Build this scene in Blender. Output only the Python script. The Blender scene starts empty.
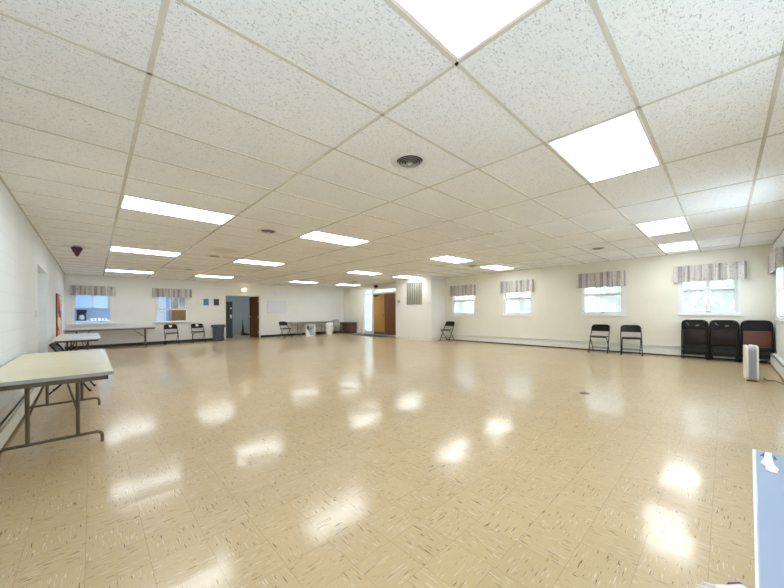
import bpy, bmesh, math, random
from math import sin, cos, pi, radians
from mathutils import Vector, Matrix
random.seed(7)
S = bpy.context.scene
COL = S.collection

# ------------------------------------------------------------------ dimensions
XL, XR, YB, YF, HC = -0.65, 10.56, 15.15, -0.72, 2.541
CAMZ = 1.189
TX, TY = 1.2192, 0.6096                      # ceiling grid module
GX, GY = -0.980, 1.610
def gx(b): return GX + TX*b - 0.0006*b*b
SK = 0.005                                   # the grid runs very slightly askew to the walls
def gy(a): return GY + TY*a + 0.0006*a*abs(a)

# ------------------------------------------------------------------ materials
def new_mat(name):
    m = bpy.data.materials.new(name); m.use_nodes = True
    nt = m.node_tree
    return m, nt, nt.nodes['Principled BSDF'], nt.nodes['Material Output']
def N(nt, t, **kw):
    n = nt.nodes.new(t)
    for k, v in kw.items():
        if k in n.inputs: n.inputs[k].default_value = v
        else: setattr(n, k, v)
    return n
def L(nt, a, b): nt.links.new(a, b)
def math_node(nt, op, a, b=None, clamp=False):
    n = nt.nodes.new('ShaderNodeMath'); n.operation = op; n.use_clamp = clamp
    for i, v in enumerate((a, b)):
        if v is None: continue
        if isinstance(v, (int, float)): n.inputs[i].default_value = v
        else: L(nt, v, n.inputs[i])
    return n.outputs[0]
def mixc(nt, fac, a, b):
    n = nt.nodes.new('ShaderNodeMix'); n.data_type = 'RGBA'
    for i, v in ((0, fac), (6, a), (7, b)):
        if isinstance(v, (int, float)): n.inputs[i].default_value = v
        elif isinstance(v, (tuple, list)): n.inputs[i].default_value = (*v[:3], 1)
        else: L(nt, v, n.inputs[i])
    return n.outputs[2]
def ramp(nt, x, p0, p1, c0=(0,0,0), c1=(1,1,1)):
    r = nt.nodes.new('ShaderNodeValToRGB')
    r.color_ramp.elements[0].position = p0; r.color_ramp.elements[1].position = p1
    r.color_ramp.elements[0].color = (*c0, 1); r.color_ramp.elements[1].color = (*c1, 1)
    L(nt, x, r.inputs[0]); return r.outputs[0]

def simple(name, col, rough=0.5, metal=0.0, var=0.08, scale=12.0, spec=0.5):
    """painted / plastic / metal surface with a slight procedural mottling"""
    m, nt, p, o = new_mat(name)
    tc = N(nt, 'ShaderNodeTexCoord')
    no = N(nt, 'ShaderNodeTexNoise', Scale=scale, Detail=4.0)
    L(nt, tc.outputs['Object'], no.inputs['Vector'])
    dark = tuple(c*(1-var) for c in col); lite = tuple(min(1, c*(1+var)) for c in col)
    L(nt, ramp(nt, no.outputs['Fac'], .3, .7, dark, lite), p.inputs['Base Color'])
    p.inputs['Roughness'].default_value = rough; p.inputs['Metallic'].default_value = metal
    p.inputs['Specular IOR Level'].default_value = spec
    return m

def emis(name, col, strength):
    m, nt, p, o = new_mat(name)
    p.inputs['Base Color'].default_value = (*col, 1)
    tc = N(nt, 'ShaderNodeTexCoord'); no = N(nt, 'ShaderNodeTexNoise', Scale=3.0)
    L(nt, tc.outputs['Object'], no.inputs['Vector'])
    c = ramp(nt, no.outputs['Fac'], .2, .8, tuple(v*.97 for v in col), col)
    L(nt, c, p.inputs['Emission Color']); p.inputs['Emission Strength'].default_value = strength
    return m

def block_paint(name, col, axis, joint=0.93, bump=0.25, rough=0.55):
    """painted concrete block: courses 0.2 m, blocks 0.4 m"""
    m, nt, p, o = new_mat(name)
    g = N(nt, 'ShaderNodeNewGeometry'); s = N(nt, 'ShaderNodeSeparateXYZ'); c = N(nt, 'ShaderNodeCombineXYZ')
    L(nt, g.outputs['Position'], s.inputs[0])
    L(nt, s.outputs[axis], c.inputs[0]); L(nt, s.outputs[2], c.inputs[1])
    b = N(nt, 'ShaderNodeTexBrick', Scale=1.0)
    b.inputs['Mortar Size'].default_value = 0.006; b.inputs['Mortar Smooth'].default_value = 0.6
    b.inputs['Brick Width'].default_value = 0.4; b.inputs['Row Height'].default_value = 0.2032
    L(nt, c.outputs[0], b.inputs['Vector'])
    no = N(nt, 'ShaderNodeTexNoise', Scale=2.2, Detail=5.0)
    L(nt, g.outputs['Position'], no.inputs['Vector'])
    base = ramp(nt, no.outputs['Fac'], .3, .75, tuple(v*.955 for v in col), col)
    L(nt, mixc(nt, b.outputs['Fac'], base, tuple(v*joint for v in col)), p.inputs['Base Color'])
    n2 = N(nt, 'ShaderNodeTexNoise', Scale=160.0, Detail=3.0)
    L(nt, g.outputs['Position'], n2.inputs['Vector'])
    h = math_node(nt, 'SUBTRACT', math_node(nt, 'MULTIPLY', n2.outputs['Fac'], .15), b.outputs['Fac'])
    bm = N(nt, 'ShaderNodeBump', Strength=bump, Distance=0.004)
    L(nt, h, bm.inputs['Height']); L(nt, bm.outputs[0], p.inputs['Normal'])
    p.inputs['Roughness'].default_value = rough
    return m

def floor_material():
    m, nt, p, o = new_mat('vinyl_tile_floor')
    T = 0.2286
    g = N(nt, 'ShaderNodeNewGeometry'); s = N(nt, 'ShaderNodeSeparateXYZ')
    L(nt, g.outputs['Position'], s.inputs[0])
    def cell(out, off):
        q = math_node(nt, 'DIVIDE', math_node(nt, 'SUBTRACT', out, off), T)
        f = math_node(nt, 'FLOOR', q); return q, f, math_node(nt, 'SUBTRACT', q, f)
    qx, fx, rx = cell(s.outputs[0], -0.030); qy, fy, ry = cell(s.outputs[1], 0.06)
    par = math_node(nt, 'MODULO', math_node(nt, 'ADD', math_node(nt, 'ADD', fx, fy), 200.0), 2.0)
    ids = N(nt, 'ShaderNodeCombineXYZ'); L(nt, fx, ids.inputs[0]); L(nt, fy, ids.inputs[1])
    wn = N(nt, 'ShaderNodeTexWhiteNoise', noise_dimensions='3D'); L(nt, ids.outputs[0], wn.inputs['Vector'])
    # grain coordinates turned by 90 degrees on every other tile
    a = N(nt, 'ShaderNodeCombineXYZ'); L(nt, rx, a.inputs[0]); L(nt, ry, a.inputs[1])
    b = N(nt, 'ShaderNodeCombineXYZ'); L(nt, ry, b.inputs[0]); L(nt, rx, b.inputs[1])
    mx = N(nt, 'ShaderNodeMix', data_type='VECTOR'); L(nt, par, mx.inputs[0]); L(nt, a.outputs[0], mx.inputs[4]); L(nt, b.outputs[0], mx.inputs[5])
    sc = N(nt, 'ShaderNodeVectorMath', operation='SCALE'); L(nt, wn.outputs['Color'], sc.inputs[0]); sc.inputs['Scale'].default_value = 37.0
    ad = N(nt, 'ShaderNodeVectorMath', operation='ADD'); L(nt, mx.outputs[1], ad.inputs[0]); L(nt, sc.outputs[0], ad.inputs[1])
    def streak(sx, sy, scale, lo, hi, off):
        mp = N(nt, 'ShaderNodeMapping'); mp.inputs['Scale'].default_value = (sx, sy, 1); mp.inputs['Location'].default_value = (off, off*1.7, off)
        L(nt, ad.outputs[0], mp.inputs['Vector'])
        n = N(nt, 'ShaderNodeTexNoise', Scale=scale, Detail=2.0, Roughness=.5); L(nt, mp.outputs[0], n.inputs['Vector'])
        return ramp(nt, n.outputs['Fac'], lo, hi)
    white = streak(2.3, 24.0, 1.5, .63, .69, 3.1)
    fine = streak(3.0, 30.0, 1.6, .42, .70, 9.4)
    dark = streak(2.1, 19.0, 1.5, .66, .685, 21.3)
    base = mixc(nt, wn.outputs['Value'], (.495, .365, .182), (.535, .40, .205))
    nb = N(nt, 'ShaderNodeTexNoise', Scale=.55, Detail=2.0); L(nt, g.outputs['Position'], nb.inputs['Vector'])
    base = mixc(nt, ramp(nt, nb.outputs['Fac'], .35, .7), base, mixc(nt, .4, base, (.58, .43, .27)))
    c = mixc(nt, math_node(nt, 'MULTIPLY', fine, .15), base, (.72, .62, .47))
    c = mixc(nt, math_node(nt, 'MULTIPLY', white, .5), c, (.84, .79, .70))
    c = mixc(nt, math_node(nt, 'MULTIPLY', dark, .85), c, (.07, .035, .018))
    # seams
    def edge(r): return math_node(nt, 'MINIMUM', r, math_node(nt, 'SUBTRACT', 1.0, r))
    e = math_node(nt, 'MINIMUM', edge(rx), edge(ry))
    seam = math_node(nt, 'SUBTRACT', 1.0, ramp(nt, e, .002, .008))
    c = mixc(nt, math_node(nt, 'MULTIPLY', seam, .52), c, (.20, .13, .06))
    L(nt, c, p.inputs['Base Color'])
    # every tile is laid at a minutely different tilt, with a soft wax ripple
    sub = N(nt, 'ShaderNodeVectorMath', operation='SUBTRACT'); L(nt, wn.outputs['Color'], sub.inputs[0]); sub.inputs[1].default_value = (.5, .5, .5)
    s2 = N(nt, 'ShaderNodeVectorMath', operation='MULTIPLY'); L(nt, sub.outputs[0], s2.inputs[0]); s2.inputs[1].default_value = (.017, .017, 0)
    n3 = N(nt, 'ShaderNodeTexNoise', Scale=9.0, Detail=2.0); L(nt, g.outputs['Position'], n3.inputs['Vector'])
    bm = N(nt, 'ShaderNodeBump', Strength=.015, Distance=.01); L(nt, n3.outputs['Fac'], bm.inputs['Height'])
    an = N(nt, 'ShaderNodeVectorMath', operation='ADD'); L(nt, bm.outputs[0], an.inputs[0]); L(nt, s2.outputs[0], an.inputs[1])
    nn = N(nt, 'ShaderNodeVectorMath', operation='NORMALIZE'); L(nt, an.outputs[0], nn.inputs[0])
    L(nt, nn.outputs[0], p.inputs['Normal'])
    n4 = N(nt, 'ShaderNodeTexNoise', Scale=3.0, Detail=3.0); L(nt, g.outputs['Position'], n4.inputs['Vector'])
    rr = N(nt, 'ShaderNodeMapRange'); rr.inputs[3].default_value = .10; rr.inputs[4].default_value = .16
    L(nt, n4.outputs['Fac'], rr.inputs[0]); L(nt, rr.outputs[0], p.inputs['Coat Roughness'])
    L(nt, nn.outputs[0], p.inputs['Coat Normal'])
    p.inputs['Coat Weight'].default_value = .62; p.inputs['Coat IOR'].default_value = 1.5
    p.inputs['Roughness'].default_value = .42; p.inputs['Specular IOR Level'].default_value = .35
    return m

def ceiling_material():
    m, nt, p, o = new_mat('fissured_ceiling_tile')
    g = N(nt, 'ShaderNodeNewGeometry')
    def marks(sx, sy, scale, lo, hi, rot):
        mp = N(nt, 'ShaderNodeMapping'); mp.inputs['Scale'].default_value = (sx, sy, 1); mp.inputs['Rotation'].default_value = (0, 0, rot)
        L(nt, g.outputs['Position'], mp.inputs['Vector'])
        n = N(nt, 'ShaderNodeTexNoise', Scale=scale, Detail=1.5, Roughness=.55, Distortion=.6); L(nt, mp.outputs[0], n.inputs['Vector'])
        return ramp(nt, n.outputs['Fac'], lo, hi)
    m1 = marks(1.0, 3.2, 42.0, .62, .67, .5)
    m2 = marks(3.0, 1.0, 52.0, .63, .68, .2)
    m3 = marks(1.0, 1.0, 120.0, .66, .72, .0)
    fiss = math_node(nt, 'MAXIMUM', m1, math_node(nt, 'MAXIMUM', m2, math_node(nt, 'MULTIPLY', m3, .45)))
    nb = N(nt, 'ShaderNodeTexNoise', Scale=1.1, Detail=3.0); L(nt, g.outputs['Position'], nb.inputs['Vector'])
    c = ramp(nt, nb.outputs['Fac'], .3, .7, (.86, .875, .885), (.91, .92, .93))
    # old water stains
    for sx_, sy_, r_ in ((2.12, 7.5, .34), (2.5, 8.4, .25), (8.6, 8.75, .28), (1.75, 11.4, .3), (-.2, 8.95, .25)):
        d = N(nt, 'ShaderNodeVectorMath', operation='DISTANCE'); L(nt, g.outputs['Position'], d.inputs[0]); d.inputs[1].default_value = (sx_, sy_, HC)
        k = math_node(nt, 'MULTIPLY', math_node(nt, 'SUBTRACT', 1.0, ramp(nt, d.outputs['Value'], r_*.6, r_)), .38)
        c = mixc(nt, k, c, (.50, .40, .25))
    c = mixc(nt, math_node(nt, 'MULTIPLY', fiss, .5), c, (.23, .23, .24))
    L(nt, c, p.inputs['Base Color']); p.inputs['Roughness'].default_value = .9
    bm = N(nt, 'ShaderNodeBump', Strength=.5, Distance=.004, invert=True); L(nt, fiss, bm.inputs['Height']); L(nt, bm.outputs[0], p.inputs['Normal'])
    return m

def valance_material():
    m, nt, p, o = new_mat('striped_valance_fabric')
    tc = N(nt, 'ShaderNodeTexCoord')
    def st(sx, sz, scale, off):
        mp = N(nt, 'ShaderNodeMapping'); mp.inputs['Scale'].default_value = (sx, 1, sz); mp.inputs['Location'].default_value = (off, 0, off)
        L(nt, tc.outputs['Object'], mp.inputs['Vector'])
        n = N(nt, 'ShaderNodeTexNoise', Scale=scale, Detail=3.0, Roughness=.6); L(nt, mp.outputs[0], n.inputs['Vector']); return n.outputs['Fac']
    a = st(1, .02, 13.0, 4.0); b = st(1, .03, 30.0, 11.0); d = st(1, .7, 42.0, 2.0)
    c = ramp(nt, a, .40, .62, (.76, .73, .68), (.24, .22, .23))
    c = mixc(nt, math_node(nt, 'MULTIPLY', ramp(nt, b, .5, .66), .6), c, (.62, .57, .52))
    c = mixc(nt, math_node(nt, 'MULTIPLY', ramp(nt, d, .52, .66), .55), c, (.20, .16, .18))
    L(nt, c, p.inputs['Base Color']); p.inputs['Roughness'].default_value = .95
    return m

def wood(name, c0, c1, rough=.4, vertical=True, scale=6.0):
    m, nt, p, o = new_mat(name)
    tc = N(nt, 'ShaderNodeTexCoord'); mp = N(nt, 'ShaderNodeMapping')
    mp.inputs['Scale'].default_value = (6, 6, .5) if vertical else (.5, 6, 6)
    L(nt, tc.outputs['Object'], mp.inputs['Vector'])
    n = N(nt, 'ShaderNodeTexNoise', Scale=scale, Detail=6.0, Distortion=.8); L(nt, mp.outputs[0], n.inputs['Vector'])
    L(nt, ramp(nt, n.outputs['Fac'], .32, .7, c0, c1), p.inputs['Base Color']); p.inputs['Roughness'].default_value = rough
    return m

def pane_material(name, haze, tint=(.95, .98, 1.0), milk=(.85, .9, .95)):
    m, nt, p, o = new_mat(name)
    tr = N(nt, 'ShaderNodeBsdfTransparent'); tr.inputs[0].default_value = (*tint, 1)
    tl = N(nt, 'ShaderNodeBsdfTranslucent'); tl.inputs[0].default_value = (*milk, 1)
    gl = N(nt, 'ShaderNodeBsdfGlossy'); gl.inputs['Roughness'].default_value = .03
    g = N(nt, 'ShaderNodeNewGeometry'); no = N(nt, 'ShaderNodeTexNoise', Scale=7.0, Detail=3.0); L(nt, g.outputs['Position'], no.inputs['Vector'])
    f = N(nt, 'ShaderNodeMapRange'); f.inputs[3].default_value = haze*.85; f.inputs[4].default_value = min(1, haze*1.15); L(nt, no.outputs['Fac'], f.inputs[0])
    m1 = N(nt, 'ShaderNodeMixShader'); L(nt, f.outputs[0], m1.inputs[0]); L(nt, tr.outputs[0], m1.inputs[1]); L(nt, tl.outputs[0], m1.inputs[2])
    m2 = N(nt, 'ShaderNodeMixShader'); m2.inputs[0].default_value = .04; L(nt, m1.outputs[0], m2.inputs[1]); L(nt, gl.outputs[0], m2.inputs[2])
    L(nt, m2.outputs[0], o.inputs[0]); return m

def foliage_material(name, c0, c1):
    m, nt, p, o = new_mat(name)
    g = N(nt, 'ShaderNodeNewGeometry'); no = N(nt, 'ShaderNodeTexNoise', Scale=2.2, Detail=5.0); L(nt, g.outputs['Position'], no.inputs['Vector'])
    L(nt, ramp(nt, no.outputs['Fac'], .35, .65, c0, c1), p.inputs['Base Color']); p.inputs['Roughness'].default_value = .7
    return m

def mural_material():
    m, nt, p, o = new_mat('painted_hanging')
    tc = N(nt, 'ShaderNodeTexCoord')
    v = N(nt, 'ShaderNodeTexVoronoi', Scale=3.4); v.inputs['Randomness'].default_value = 1.0
    mp = N(nt, 'ShaderNodeMapping'); mp.inputs['Scale'].default_value = (1, .45, 1.5); L(nt, tc.outputs['Object'], mp.inputs['Vector'])
    no = N(nt, 'ShaderNodeTexNoise', Scale=3.0, Detail=3.0); L(nt, mp.outputs[0], no.inputs['Vector'])
    mm = N(nt, 'ShaderNodeMix', data_type='VECTOR'); mm.inputs[0].default_value = .2; L(nt, mp.outputs[0], mm.inputs[4]); L(nt, no.outputs['Color'], mm.inputs[5])
    L(nt, mm.outputs[1], v.inputs['Vector'])
    s = N(nt, 'ShaderNodeSeparateXYZ'); L(nt, v.outputs['Color'], s.inputs[0])
    r = nt.nodes.new('ShaderNodeValToRGB'); r.color_ramp.interpolation = 'CONSTANT'
    cols = [(0, (.75, .42, .24)), (.25, (.45, .07, .04)), (.42, (.82, .62, .45)), (.58, (.02, .02, .05)), (.70, (.70, .25, .12)), (.86, (.85, .72, .58))]
    while len(r.color_ramp.elements) < len(cols): r.color_ramp.elements.new(.5)
    for e_, (q, c) in zip(r.color_ramp.elements, cols): e_.position = q; e_.color = (*c, 1)
    L(nt, s.outputs[0], r.inputs[0]); L(nt, r.outputs[0], p.inputs['Base Color']); p.inputs['Roughness'].default_value = .6
    return m

M = {}
M['floor'] = floor_material()
M['ceiling'] = ceiling_material()
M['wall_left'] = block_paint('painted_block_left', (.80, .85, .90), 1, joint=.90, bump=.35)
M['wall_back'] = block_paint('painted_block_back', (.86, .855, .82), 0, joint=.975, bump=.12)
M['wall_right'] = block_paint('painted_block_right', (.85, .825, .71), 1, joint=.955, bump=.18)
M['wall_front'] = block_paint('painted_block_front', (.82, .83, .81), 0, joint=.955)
M['pier'] = simple('painted_plaster', (.85, .84, .79), .6, var=.02)
M['tbar'] = simple('painted_ceiling_tee', (.64, .62, .56), .14, var=.05, spec=.9)
M['white_metal'] = simple('white_enamel', (.82, .81, .76), .38, var=.03)
M['white'] = simple('white_trim_paint', (.84, .85, .85), .4, var=.03)
M['cream_trim'] = simple('cream_trim_paint', (.80, .77, .69), .5, var=.04)
M['black_base'] = simple('black_rubber_base', (.018, .016, .016), .45)
M['diffuser'] = emis('fluorescent_diffuser', (.90, .96, 1.0), 7.6)
M['valance'] = valance_material()
M['glass'] = pane_material('window_glass', .22)
M['clear'] = pane_material('clear_glass', .02)
M['screen'] = pane_material('insect_screen', .42, tint=(.82, .84, .87), milk=(.66, .70, .74))
M['side_glass'] = pane_material('door_glass', .25, tint=(.74, .80, .84))
M['frost'] = pane_material('blue_frosted_glass', .75, milk=(.66, .80, 1.0))
M['chair_black'] = simple('black_enamel_steel', (.005, .0045, .005), .35, spec=.2)
M['chair_pad'] = simple('black_vinyl', (.007, .005, .005), .4, spec=.2)
M['chair_brown'] = simple('brown_vinyl', (.10, .028, .014), .4, var=.15)
M['chair_darkbrown'] = simple('dark_brown_vinyl', (.010, .006, .0055), .3, var=.2, spec=.25)
M['chair_tan'] = simple('tan_enamel_steel', (.42, .37, .30), .4)
M['glint_grey'] = simple('painted_glint', (.30, .30, .32), .4)  # pale grey for reflections painted on the chair backs
M['shelf_brown'] = simple('grey_brown_box', (.20, .18, .15), .6, var=.3)
M['sticker'] = simple('white_sticker', (.85, .85, .85), .6)
M['table_cream'] = simple('cream_laminate', (.79, .735, .49), .22, var=.035, scale=3)
M['table_white'] = simple('white_laminate', (.84, .85, .82), .28, var=.02)
M['table_grey'] = simple('grey_beige_laminate', (.52, .49, .42), .35, var=.05)
M['table_edge'] = simple('aluminium_edge', (.36, .36, .37), .35, metal=.5)
M['brown_metal'] = simple('brown_painted_steel', (.095, .07, .04), .38)
M['dark_brown_metal'] = simple('dark_brown_steel', (.045, .03, .03), .4)
M['grey_metal'] = simple('grey_painted_steel', (.36, .34, .31), .45)
M['bin_grey'] = simple('blue_grey_plastic', (.065, .075, .10), .5)
M['lit_wood'] = wood('lit_door_veneer', (.40, .215, .035), (.52, .30, .06), .35)  # lit look of the left entrance leaf put into a yellower wood colour
M['brown_wood'] = wood('brown_door_veneer', (.13, .042, .009), (.20, .075, .018), .5)
M['dark_wood'] = wood('dark_brown_wood', (.055, .03, .022), (.11, .06, .04), .45)
M['black_plastic'] = simple('black_plastic', (.02, .02, .022), .4)
M['maroon'] = simple('maroon_plastic', (.045, .008, .025), .4)
M['red'] = simple('red_plastic', (.14, .012, .02), .4)
M['purple'] = simple('pale_purple_plastic', (.38, .32, .45), .4)
M['vent'] = simple('vent_enamel', (.74, .73, .71), .4, var=.05)
M['vent_ring'] = simple('vent_ring_shaded', (.34, .335, .32), .4)  # rings darker than the flange, standing in for shade inside the vent
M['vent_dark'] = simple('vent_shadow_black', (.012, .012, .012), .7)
M['board'] = simple('whiteboard_film', (.78, .79, .86), .25, var=.02)
M['board_frame'] = simple('pale_frame', (.72, .71, .70), .4)
M['pic_blue'] = simple('blue_print', (.10, .17, .38), .3, var=.8, scale=14)
M['pic_black'] = simple('black_print', (.03, .03, .035), .3, var=.8, scale=20)
M['pic_grey'] = simple('grey_print', (.40, .43, .45), .25, var=.7, scale=4)
M['purifier_white'] = simple('cream_white_plastic', (.84, .83, .77), .4, var=.02)
M['purifier_grey'] = simple('grey_grille_plastic', (.42, .43, .45), .5, var=.05)
M['louver'] = simple('olive_grey_slat', (.40, .39, .29), .5, var=.12)
M['louver_dark'] = simple('dark_slot', (.03, .03, .025), .7)
M['corridor'] = simple('grey_blue_paint', (.36, .38, .38), .6, var=.04)
M['dark_green'] = simple('dark_green_paint', (.02, .035, .04), .4)
M['kitchen_blue'] = simple('blue_lit_paint', (.40, .55, .80), .6, var=.04)  # paint colour carries part of the kitchen's blue lighting
M['kitchen_white'] = simple('white_enamel_blue_lit', (.62, .74, .86), .4, var=.03)  # kitchen whites tinted blue to imitate the room's blue light
M['blue_door'] = simple('blue_door_paint', (.10, .22, .48), .4)
M['steel'] = simple('brushed_steel', (.6, .6, .6), .3, metal=.8)
M['grass'] = foliage_material('grass', (.10, .16, .05), (.2, .28, .10))
M['leaf_a'] = foliage_material('grey_green_leaves', (.09, .13, .09), (.30, .36, .28))
M['leaf_b'] = foliage_material('yellow_green_leaves', (.12, .18, .06), (.4, .46, .24))
M['bark'] = simple('bark', (.12, .09, .07), .9, var=.3)
M['mural'] = mural_material()
M['fold_sheen'] = simple('white_laminate_blue_sheen', (.30, .38, .53), .22, var=.03, scale=2)  # white laminate coloured blue to stand in for window sheen
M['paper'] = simple('white_paper', (.86, .87, .88), .8, var=.03)
M['beige_door'] = simple('beige_door_paint', (.70, .69, .64), .5, var=.03)
M['globe'] = emis('warm_lamp_glass', (1.0, .80, .48), 5.0)
M['shoe_white'] = simple('white_leather', (.80, .79, .82), .5)
M['shoe_purple'] = simple('purple_rubber', (.10, .04, .13), .5)
M['outlet'] = simple('dull_brass', (.16, .13, .09), .4, metal=.5)
M['cup'] = simple('white_cups', (.85, .88, .92), .4)

# ------------------------------------------------------------------ mesh helpers
class MB:
    def __init__(s): s.bm = bmesh.new()
    def box(s, x0, x1, y0, y1, z0, z1, bevel=0.0, mat=None):
        r = bmesh.ops.create_cube(s.bm, size=1.0)
        vs = r['verts']
        for v in vs:
            v.co = Vector(((x0+x1)/2 + v.co.x*(x1-x0), (y0+y1)/2 + v.co.y*(y1-y0), (z0+z1)/2 + v.co.z*(z1-z0)))
        if bevel:
            es = list({e for v in vs for e in v.link_edges})
            r2 = bmesh.ops.bevel(s.bm, geom=es, offset=bevel, segments=2, affect='EDGES', profile=.6)
            vs = list({v for f in r2['faces'] for v in f.verts} | {v for v in vs if v.is_valid})
        if mat:
            for v in vs: v.co = mat @ v.co
        return s
    def tube(s, pts, r, n=8, cap=True):
        pts = [Vector(p) for p in pts]
        rings = []; up = None
        for i, p in enumerate(pts):
            if i == 0: t = pts[1]-p
            elif i == len(pts)-1: t = p-pts[i-1]
            else: t = (pts[i+1]-p).normalized() + (p-pts[i-1]).normalized()
            t.normalize()
            if up is None: up = t.orthogonal().normalized()
            up = (up - t*up.dot(t)).normalized(); w = t.cross(up)
            rings.append([s.bm.verts.new(p + (up*cos(2*pi*k/n) + w*sin(2*pi*k/n))*r) for k in range(n)])
        for a, b in zip(rings, rings[1:]):
            for k in range(n): s.bm.faces.new((a[k], a[(k+1) % n], b[(k+1) % n], b[k]))
        if cap:
            s.bm.faces.new(rings[0][::-1]); s.bm.faces.new(rings[-1])
        return s
    def lathe(s, prof, n=24, c=(0, 0, 0), axis='z'):
        rings = []
        for r, z in prof:
            ring = []
            for k in range(n):
                a = 2*pi*k/n; q = Vector((r*cos(a), r*sin(a), z))
                if axis == 'y': q = Vector((q.x, q.z, q.y))
                if axis == 'x': q = Vector((q.z, q.x, q.y))
                ring.append(s.bm.verts.new(q + Vector(c)))
            rings.append(ring)
        for a, b in zip(rings, rings[1:]):
            for k in range(n): s.bm.faces.new((a[k], a[(k+1) % n], b[(k+1) % n], b[k]))
        if prof[0][0] <= .03: s.bm.faces.new(rings[0][::-1])
        if prof[-1][0] <= .03: s.bm.faces.new(rings[-1])
        return s
    def prism(s, poly, y0, y1, plane='xz'):
        """extrude a polygon given in the plane"""
        def P(a, b, d):
            return {'xz': (a, d, b), 'yz': (d, a, b), 'xy': (a, b, d)}[plane]
        A = [s.bm.verts.new(P(a, b, y0)) for a, b in poly]; B = [s.bm.verts.new(P(a, b, y1)) for a, b in poly]
        n = len(poly)
        for k in range(n): s.bm.faces.new((A[k], A[(k+1) % n], B[(k+1) % n], B[k]))
        s.bm.faces.new(A[::-1]); s.bm.faces.new(B)
        return s
    def xf(s, mat):
        for v in s.bm.verts: v.co = mat @ v.co
        return s
    def build(s, name, mat, parent=None, smooth=False, loc=None):
        bmesh.ops.recalc_face_normals(s.bm, faces=s.bm.faces)
        me = bpy.data.meshes.new(name); s.bm.to_mesh(me); s.bm.free()
        me.materials.append(mat)
        if smooth:
            for f in me.polygons: f.use_smooth = True
            me.set_sharp_from_angle(angle=radians(40))
        o = bpy.data.objects.new(name, me); COL.objects.link(o)
        if parent is not None: o.parent = parent
        if loc is not None: o.location = loc
        return o
def fillet(pts, r, seg=5):
    pts = [Vector(p) for p in pts]; out = [pts[0]]
    for a, p, b in zip(pts, pts[1:], pts[2:]):
        d1 = (a-p); d2 = (b-p); k = min(r, d1.length*.49, d2.length*.49)
        s_, e_ = p + d1.normalized()*k, p + d2.normalized()*k
        for i in range(seg+1):
            t = i/seg; out.append(s_*(1-t)**2 + p*2*t*(1-t) + e_*t*t)
    out.append(pts[-1]); return out
def tag(o, label, cat, group=None):
    o['label'] = label; o['category'] = cat
    if group: o['group'] = group
    return o
def struct(o, label=None):
    o['kind'] = 'structure'
    if label: o['label'] = label
    return o
def empty(name, loc=(0, 0, 0), rz=0.0):
    o = bpy.data.objects.new(name, None); COL.objects.link(o)
    o.empty_display_size = .1; o.location = loc; o.rotation_euler = (0, 0, rz); return o
def copy_tree(o, parent=None):
    c = o.copy(); COL.objects.link(c)
    if parent is not None: c.parent = parent
    for ch in list(o.children): copy_tree(ch, c)
    return c
_used = set()
def place(proto, loc, rz, label, cat, group=None, rx=None):
    o = proto if proto.name not in _used else copy_tree(proto)
    _used.add(proto.name)
    o.location = loc; o.rotation_euler = (rx or 0, 0, rz)
    for k in ('label', 'category', 'group'):
        if k in o: del o[k]
    tag(o, label, cat, group); return o

# ------------------------------------------------------------------ room shell
def wall(name, axis, pos, thick, u0, u1, z0, z1, holes, mat, label):
    """wall plane at axis=pos growing outward by thick; holes = (u0,u1,z0,z1)"""
    us = sorted({u0, u1, *[h[0] for h in holes], *[h[1] for h in holes]}); zs = sorted({z0, z1, *[h[2] for h in holes], *[h[3] for h in holes]})
    def solid(i, j):
        cu, cz = (us[i]+us[i+1])/2, (zs[j]+zs[j+1])/2
        return not any(h[0] < cu < h[1] and h[2] < cz < h[3] for h in holes)
    nu, nz = len(us)-1, len(zs)-1
    b = MB(); V = {}
    def vert(i, j, d):
        k = (i, j, d)
        if k not in V:
            c = (pos + d*thick, us[i], zs[j]) if axis == 'x' else (us[i], pos + d*thick, zs[j])
            V[k] = b.bm.verts.new(c)
        return V[k]
    for i in range(nu):
        for j in range(nz):
            if not solid(i, j): continue
            for d in (0, 1): b.bm.faces.new([vert(i, j, d), vert(i+1, j, d), vert(i+1, j+1, d), vert(i, j+1, d)])
            for (di, dj, e0, e1) in ((-1, 0, (i, j), (i, j+1)), (1, 0, (i+1, j), (i+1, j+1)), (0, -1, (i, j), (i+1, j)), (0, 1, (i, j+1), (i+1, j+1))):
                a, c = i+di, j+dj
                if 0 <= a < nu and 0 <= c < nz and solid(a, c): continue
                b.bm.faces.new([vert(*e0, 0), vert(*e1, 0), vert(*e1, 1), vert(*e0, 1)])
    return struct(b.build(name, mat), label)

struct(MB().box(XL-.3, XR+.3, YF-.3, YB+3.6, -.12, 0).build('floor', M['floor']), 'glossy tan vinyl tile floor with dark and white flecks')
struct(MB().box(XL-.3, XR+.3, YF-.3, YB+3.6, HC, HC+.1).build('ceiling', M['ceiling']), 'white fissured drop ceiling tiles')

RW = [(6.50, 7.60, .99, 2.08), (4.37, 5.43, 1.0, 2.10), (1.88, 2.96, 1.02, 2.12), (-.25, .80, 1.04, 2.16)]
ENT = (10.80, 13.36, 0.0, 2.36)
wall('wall_right', 'x', XR, .2, YF-.2, YB+.2, 0, HC, [*RW, ENT], M['wall_right'], 'cream painted block wall with four windows')
KW = [(-.48, .54, .86, 2.0), (1.80, 2.87, .86, 2.0)]
DOORWAY = (4.29, 5.73, 0, 1.945)
wall('wall_back', 'y', YB, .2, XL, XR, 0, HC, [*KW, DOORWAY], M['wall_back'], 'cream painted block back wall')
LD = (7.92, 9.5, 0, 2.03)
wall('wall_left', 'x', XL, -.35, YF-.2, YB+.2, 0, HC, [LD], M['wall_left'], 'white painted block wall on the left')
FW = [(9.0, 10.12, .95, 2.1), (5.2, 6.4, .95, 2.1), (1.6, 2.8, .95, 2.1)]  # nearer two openings are unseen, added to bring light in
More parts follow.
